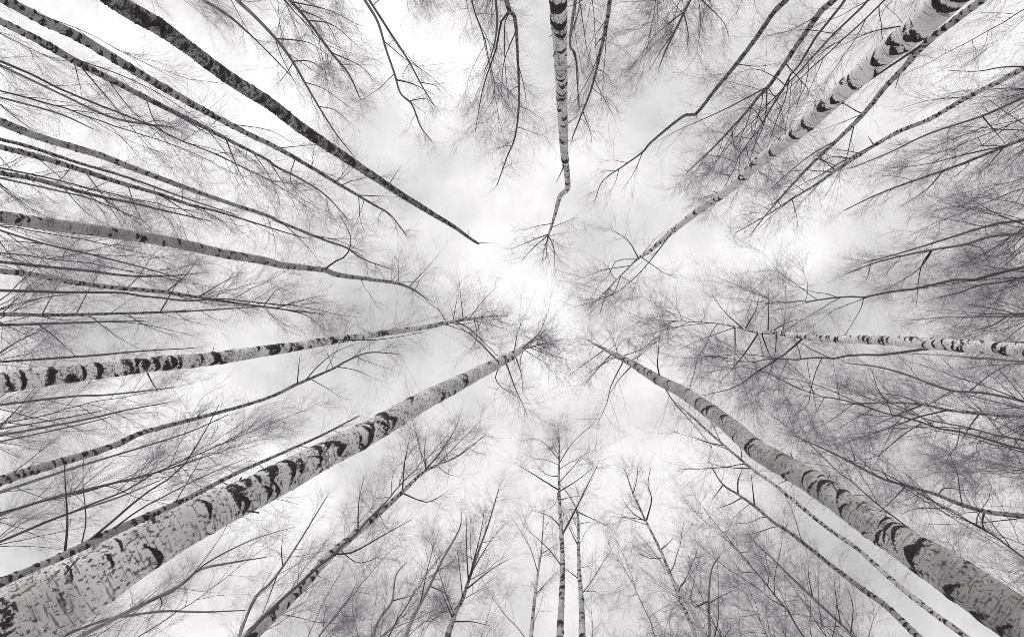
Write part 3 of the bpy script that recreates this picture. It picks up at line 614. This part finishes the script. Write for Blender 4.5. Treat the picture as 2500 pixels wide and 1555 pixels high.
tree('thin grey stem sprouting wide twigs just right of the thickest trunk at the bottom',
     [(120,1545,12),(187,1512,11),(270,1468,10),(341,1433,9),(426,1389,7),(477,1351,6),(550,1335,4),(631,1322,2)], bark='grey', mk='none', nb=14, zc=.5,
     limbs=[(5,[(460,1362),(500,1330),(600,1280),(700,1250)],.5),(4,[(380,1412),(382,1440),(340,1480)],.2),(4,[(341,1433),(430,1390),(520,1280),(560,1200)],.5)])
tree('low dark bough bowing across the bottom left between two trunks',
     [(100,1535,7),(143,1512,7),(239,1474,6),(310,1460,6),(392,1450,5),(480,1452,4),(580,1448,2)], bark='grey', mk='none', nb=12, zc=.5)
tree('dark broom-like birch at the bottom, densely branched, left of the centre trio',
     [(1055,1545,16),(1063,1508,14),(1080,1457,10),(1097,1423,9),(1111,1382,7),(1135,1311,5),(1162,1236,3),(1184,1160,2)], p=.95, bark='grey', mk='blotch', nb=16, zc=.6, cr=.8,
     limbs=[(5,[(1110,1380),(1108,1310),(1107,1230)],.5),(5,[(1105,1400),(1165,1352),(1210,1325)],.5),(5,[(1075,1470),(1055,1420),(1043,1390)],.4),(5,[(1085,1478),(1120,1475),(1165,1485)],.3),(5,[(1112,1378),(1140,1270),(1150,1210)],.5),(4,[(1100,1420),(1090,1340),(1085,1300)],.4),(4,[(1120,1360),(1160,1290),(1200,1240)],.5)])
tree('bare leaning stem just left of the broom-like birch at the bottom',
     [(950,1545,12),(964,1508,10),(978,1471,8),(1012,1406,6),(1049,1331,5),(1090,1256,3),(1095,1220,2)], p=.95, bark='grey', mk='none', nb=11, zc=.6, cr=.8,
     limbs=[(4,[(998,1432),(1015,1350),(1035,1275)],.5),(4,[(1020,1390),(1060,1410),(1080,1450)],-.1)])
tree('small bare stem leaning at the bottom, between the mottled birch and the broom-like one',
     [(870,1545,8),(883,1508,7),(903,1464,6),(930,1427,5),(940,1365,3),(965,1335,2)], p=.95, bark='grey', mk='none', nb=11, zc=.5,
     limbs=[(4,[(930,1425),(960,1418),(990,1410)],.4)])
tree('tallest straight birch of the bottom centre trio, with a fan-shaped crown',
     [(1329,1545,18),(1329,1508,17),(1334,1406,13),(1335,1321,11),(1332,1253,9),(1328,1185,7),(1327,1116,5),(1328,1048,3),(1325,1012,1.5)], p=.95, z=18, bark='silver', mk='bands', nb=20, zc=.6, cr=.85,
     limbs=[(6,[(1337,1273),(1370,1202),(1397,1147),(1417,1106)],.6),(4,[(1330,1165),(1370,1140),(1405,1112)],.5),(5,[(1328,1163),(1285,1137),(1230,1103)],.5),(4,[(1332,1250),(1305,1225),(1262,1210)],.5),(3,[(1328,1100),(1360,1050),(1415,1000)],.6),(3,[(1327,1090),(1290,1050),(1258,1040)],.6),(4,[(1335,1345),(1300,1300),(1250,1255)],.5)])
tree('slightly bent birch right of the tallest one in the bottom centre trio',
     [(1384,1545,17),(1382,1508,16),(1380,1423,12),(1375,1355,9),(1373,1287,7),(1371,1219,5),(1350,1175,3),(1330,1150,2)], p=.95, z=17, bark='silver', mk='bands', nb=11, zc=.6, cr=.8,
     limbs=[(4,[(1372,1215),(1400,1228),(1440,1248)],.4),(4,[(1374,1295),(1355,1260),(1345,1230)],.4),(3,[(1373,1243),(1390,1240),(1405,1238)],.3),(4,[(1376,1375),(1350,1355),(1335,1345)],.3)])
tree('thinnest birch of the bottom centre trio, with a slender Y fork',
     [(1256,1545,10),(1261,1505,9),(1269,1423,7),(1278,1355,5),(1284,1314,4),(1288,1270,3),(1290,1220,2)], p=.95, z=17, bark='silver', mk='bands', nb=10, zc=.6, cr=.8,
     limbs=[(3,[(1284,1316),(1300,1305),(1325,1290)],.4),(3,[(1272,1410),(1300,1380),(1330,1350)],.3),(3,[(1272,1360),(1257,1297),(1216,1228)],.5)])
tree('dark-spotted birch with a clear Y fork, right of the bottom centre trio',
     [(1662,1545,9),(1649,1505,9),(1632,1460,9),(1615,1423,8),(1595,1372,7),(1567,1304,6),(1533,1236,5),(1503,1171,4),(1486,1120,2)], p=.95, bark='silver', mk='bands', nb=12, zc=.6, cr=.8,
     limbs=[(5,[(1535,1236),(1547,1185),(1538,1150),(1545,1110)],.6),(4,[(1532,1237),(1500,1215),(1475,1180)],.5),(3,[(1530,1237),(1508,1230),(1455,1225)],.3),(3,[(1503,1172),(1512,1135),(1515,1090)],.5),(4,[(1567,1306),(1585,1290),(1600,1275)],.3)])
tree('light smooth stem crossing behind the dark-spotted Y-forked birch',
     [(1690,1545,10),(1673,1512,9),(1642,1450,8),(1612,1398,6),(1592,1365,5),(1560,1320,3),(1510,1260,2)], p=.95, bark='silver', mk='none', nb=12, zc=.5)
tree('fork-topped stem at the bottom between the Y-forked birch and the corner birches',
     [(1686,1545,8),(1684,1500,7),(1683,1450,6),(1683,1406,5),(1690,1350,3),(1708,1320,2)], p=.95, bark='grey', mk='none', nb=12, zc=.5,
     limbs=[(5,[(1683,1425),(1650,1440),(1640,1415),(1650,1375)],.4),(4,[(1683,1430),(1720,1410),(1745,1400)],.4)])
tree('slanting dark stem in the lower right twig haze, left of the paired thin birches',
     [(2060,1545,7),(2021,1505,6),(1969,1454,6),(1884,1375,5),(1833,1324,3),(1790,1285,2)], bark='grey', mk='none', nb=14, zc=.5,
     limbs=[(4,[(1995,1480),(1985,1420),(1980,1370)],.3),(4,[(2020,1505),(2025,1440),(2010,1390)],.3),(4,[(1930,1418),(1920,1370),(1918,1330)],.3)])
tree('dense dark broom-tipped crown hanging in from the top edge',
     [(1655,-40,6),(1639,0,6),(1612,55,5),(1581,119,4),(1565,160,2)], bark='grey', mk='none', nb=20, zc=.5, tw=1.1, cr=1.15,
     limbs=[(4,[(1632,30),(1560,80),(1530,120)],.5),(4,[(1628,35),(1634,80),(1630,120)],.4),(4,[(1690,0),(1715,50),(1730,90)],.2),(4,[(1600,75),(1570,120),(1540,170)],.5)])
for T in TREES: build_tree(T)

# ------------------------------------------------------------------ trees farther back, one prototype per habit, then copies
def stand_tree(H, nb, cr, seed_style, tw):
    n = 48; z = np.linspace(-0.1, H, n)
    P = np.stack([0.22 * np.sin(z * .35 + rng.uniform(0, 6)), 0.2 * np.cos(z * .3 + rng.uniform(0, 6)), z], 1)
    P[:, :2] += np.cumsum(rng.normal(0, .022, (n, 2)), 0); P[:, :2] -= P[0, :2]
    Rad = 0.024 * (1 - z / (H * 1.03)) ** 0.8 + 0.003
    S = 8; V, q = tube_arrays(P[None], Rad[None], S)
    v = np.repeat(z, S); th = np.tile(np.linspace(0, 6.283, S, endpoint=False), n)
    at = {'mark': np.where(rng.random(len(V)) < .25, .5, -.9), 'bark_pos': np.stack([np.cos(th) * .05, np.sin(th) * .05, v], 1), 'girth': np.repeat(Rad, S)}
    trunk = make_mesh('trunk', V, q, MAT[seed_style], at)
    u = (np.arange(nb) + rng.uniform(0, 1, nb)) / nb
    zb = H * (0.55 + 0.44 * u); idx = np.searchsorted(z, zb) - 1
    f = ((zb - z[idx]) / (z[1] - z[0]))[:, None]; st = P[idx] * (1 - f) + P[idx + 1] * f
    ln = cr * (0.5 + 1.7 * (1 - u) ** 0.7) * rng.uniform(.6, 1.15, nb)
    B = grow(st, side_dir(np.tile([[0., 0., 1.]], (nb, 1)), np.radians(rng.uniform(28, 50, nb))), ln, 10, .1, .05)
    rr = np.minimum(0.0022 + 0.003 * ln, 0.011)[:, None] * np.linspace(1, .25, 10)[None]
    branches = []
    for i in range(nb):
        vv, qq = tube_arrays(B[i:i + 1], rr[i:i + 1], 4); branches.append(make_mesh('branch', vv, qq, MAT['branch']))
    n2 = np.clip((3 + 3.6 * ln).astype(int), 3, 12); par = np.repeat(np.arange(nb), n2); tt = rng.uniform(.2, 1, len(par))
    s2, tn = sample(B, par, tt); l2 = np.clip(ln[par] * .42, .3, 1.0) * rng.uniform(.6, 1.2, len(par))
    C = grow(s2, side_dir(tn, np.radians(rng.uniform(20, 50, len(par)))), l2, 5, .13, .05)
    p1 = tube_arrays(C, (0.0018 + 0.0015 * l2)[:, None] * np.linspace(1, .4, 5)[None], 3)
    V, q = merge([p1] + fine_twigs(C, l2, tw, 0.72))
    return trunk, branches, make_mesh('crown', V, q, MAT['twig'])
PROTO = [stand_tree(17.5, 20, 1.3, 'grey', 1.6), stand_tree(18.5, 24, 1.45, 'grey', 1.7), stand_tree(16.5, 18, 1.2, 'grey', 1.4)]
FAR = [
    (590,545,0,'grey twig cloud where the converging left bundle of stems thins out'),
    (610,450,2,'loose far crown between the second knobbly birch and the left bundle'),
    (270,215,1,'grey haze crown under the second knobbly birch near the left edge'),
    (505,60,1,'far crown touching the right side of the dead tree near the top'),
    (860,45,1,'broad purple-grey crown at the top, left of the bending pair'),
    (985,5,1,'dense crown tip cut by the top edge, right of the bending pair'),
    (860,235,0,'far crown beyond the tips of the arched side shoots'),
    (1120,70,2,'far crown at the top, left of the forked dark stem'),
    (1190,330,0,'far crown around the drooping tip of the forked dark stem'),
    (1420,190,0,'thin far crown right of the ringed top trunk'),
    (1530,200,1,'dense crown below the broom-tipped one, above the bright cloud'),
    (1600,90,1,'dense crown behind the broom-tipped one at the top'),
    (1740,60,2,'far crown between the broom-tipped crown and the elbowed birch'),
    (1660,440,0,'far crown beneath the long straight fork at the upper right'),
    (1720,360,2,'far crown between the knotted bend birch and the stout crescent birch'),
    (1700,500,1,'dense crown just under the stout crescent birch'),
    (2060,430,1,'dense smudge of twigs right of the tip of the scaly birch'),
    (2160,180,2,'far crown below the slender pale birch at the upper right'),
    (2260,330,2,'far crown behind the paired thin stem at the upper right edge'),
    (2370,260,1,'dense dark crown at the upper right edge under the scaly birch'),
    (2390,440,1,'dense dark crown at the right edge under the dipping stem'),
    (2230,470,0,'far crown between the dipping stem and the combed pair'),
    (2330,620,1,'dense crown behind the lower combed stem at the right edge'),
    (2130,560,2,'far crown just above the tips of the combed pair'),
    (2100,700,0,'far crown right of the pale gap above the chevron-marked trunk'),
    (2230,740,1,'dense crown above the middle of the chevron-marked trunk'),
    (2390,700,2,'far crown at the right edge above the silvery stem'),
    (1720,700,0,'far crown above the forked tip of the chevron-marked trunk'),
    (1640,830,1,'dense grey crown between the chevron tip and the ringed stout birch'),
    (1750,850,1,'dense grey crown under the forks of the chevron-marked tip'),
    (1800,960,0,'grey crown right of the upper part of the ringed stout birch'),
    (1930,900,1,'broad grey crown under the bare bole of the chevron-marked trunk'),
    (2040,990,0,'grey crown left of the dangling dead side shoots'),
    (2130,880,2,'far crown behind the dark wavy stem'),
    (2230,1060,1,'dense crown below the pale jagged stem'),
    (2330,900,0,'far crown at the right edge between the wavy and jagged stems'),
    (2390,1080,2,'far crown at the right edge above the ragged knotted stem'),
    (2150,1180,1,'grey crown between the ragged knotted stem and the ringed stout birch'),
    (2320,1330,0,'far crown above the rough black patch of the ringed stout birch'),
    (1950,1080,2,'far crown along the upper side of the ringed stout birch'),
    (1600,1290,1,'dense dark crown behind the dark-spotted Y-forked birch'),
    (1480,1310,0,'far crown left of the dark-spotted Y-forked birch'),
    (1730,1320,1,'dense crown right of the fork-topped stem at the bottom'),
    (1830,1300,1,'dense dark smudge of twigs left of the paired thin birches'),
    (1640,1180,2,'faint far crown right of the Y fork, under the open sky'),
    (1900,1440,0,'far crown at the bottom under the slanting dark stem'),
    (1420,1420,2,'far crown at the bottom right of the centre trio'),
    (1110,1250,0,'dense crown tip of the broom-like birch clump'),
    (1190,1400,2,'faint far crown between the broom-like birch and the centre trio'),
    (1030,1400,1,'dark tangled crown behind the bare leaning stem at the bottom'),
    (930,1290,2,'far crown right of the mottled leaning birch'),
    (800,1440,1,'dense crown under the mottled leaning birch at the bottom'),
    (880,1190,2,'far crown above the mottled leaning birch'),
    (1080,1010,0,'far crown over the upright shoots of the mottled leaning birch'),
    (660,1270,0,'far crown in the fork of the sapling beside the thickest trunk'),
    (640,1040,1,'dense smudge of twigs above the middle of the thickest trunk'),
    (780,960,2,'faint far crown between the wide fork and the thickest trunk'),
    (460,920,1,'dense smudge of twigs right under the black-banded birch'),
    (560,690,1,'dense twig smudge above the black-banded birch at mid left'),
    (450,630,0,'far crown under the middle of the bow-bent birch'),
    (860,770,2,'faint far crown above the upper half of the black-banded birch'),
    (800,520,0,'far crown where the knobbly birches end, left of the dead tree tip'),
    (400,1400,2,'far crown between the thickest trunk and the low dark bough'),
]
for i, (x, y, k, where) in enumerate(FAR):
    tr, brs, cr = PROTO[k]
    H = (17.5, 18.5, 16.5)[k]; s = rng.uniform(.93, 1.1)
    t = rays([(x, y)])[0] * (H * s - CAM_H)
    root = bpy.data.objects.new('birch_tree', None); col.objects.link(root)
    lx, ly = rng.normal(0, .045, 2); az = rng.uniform(0, 6.28)      # a slight lean of its own
    top = Matrix.Rotation(ly, 3, 'Y') @ Matrix.Rotation(lx, 3, 'X') @ Vector((0, 0, H * s))
    root.location = (t[0] - top.x, t[1] - top.y, 0); root.rotation_euler = (Matrix.Rotation(ly, 3, 'Y') @ Matrix.Rotation(lx, 3, 'X') @ Matrix.Rotation(az, 3, 'Z')).to_euler(); root.scale = (s, s, s)
    root['label'] = where; root['category'] = 'tree'; root['group'] = 'far birch crowns filling the gaps'
    for nm, me in [('trunk', tr), ('crown', cr)] + [('branch', b) for b in brs]: link(nm, me, root)
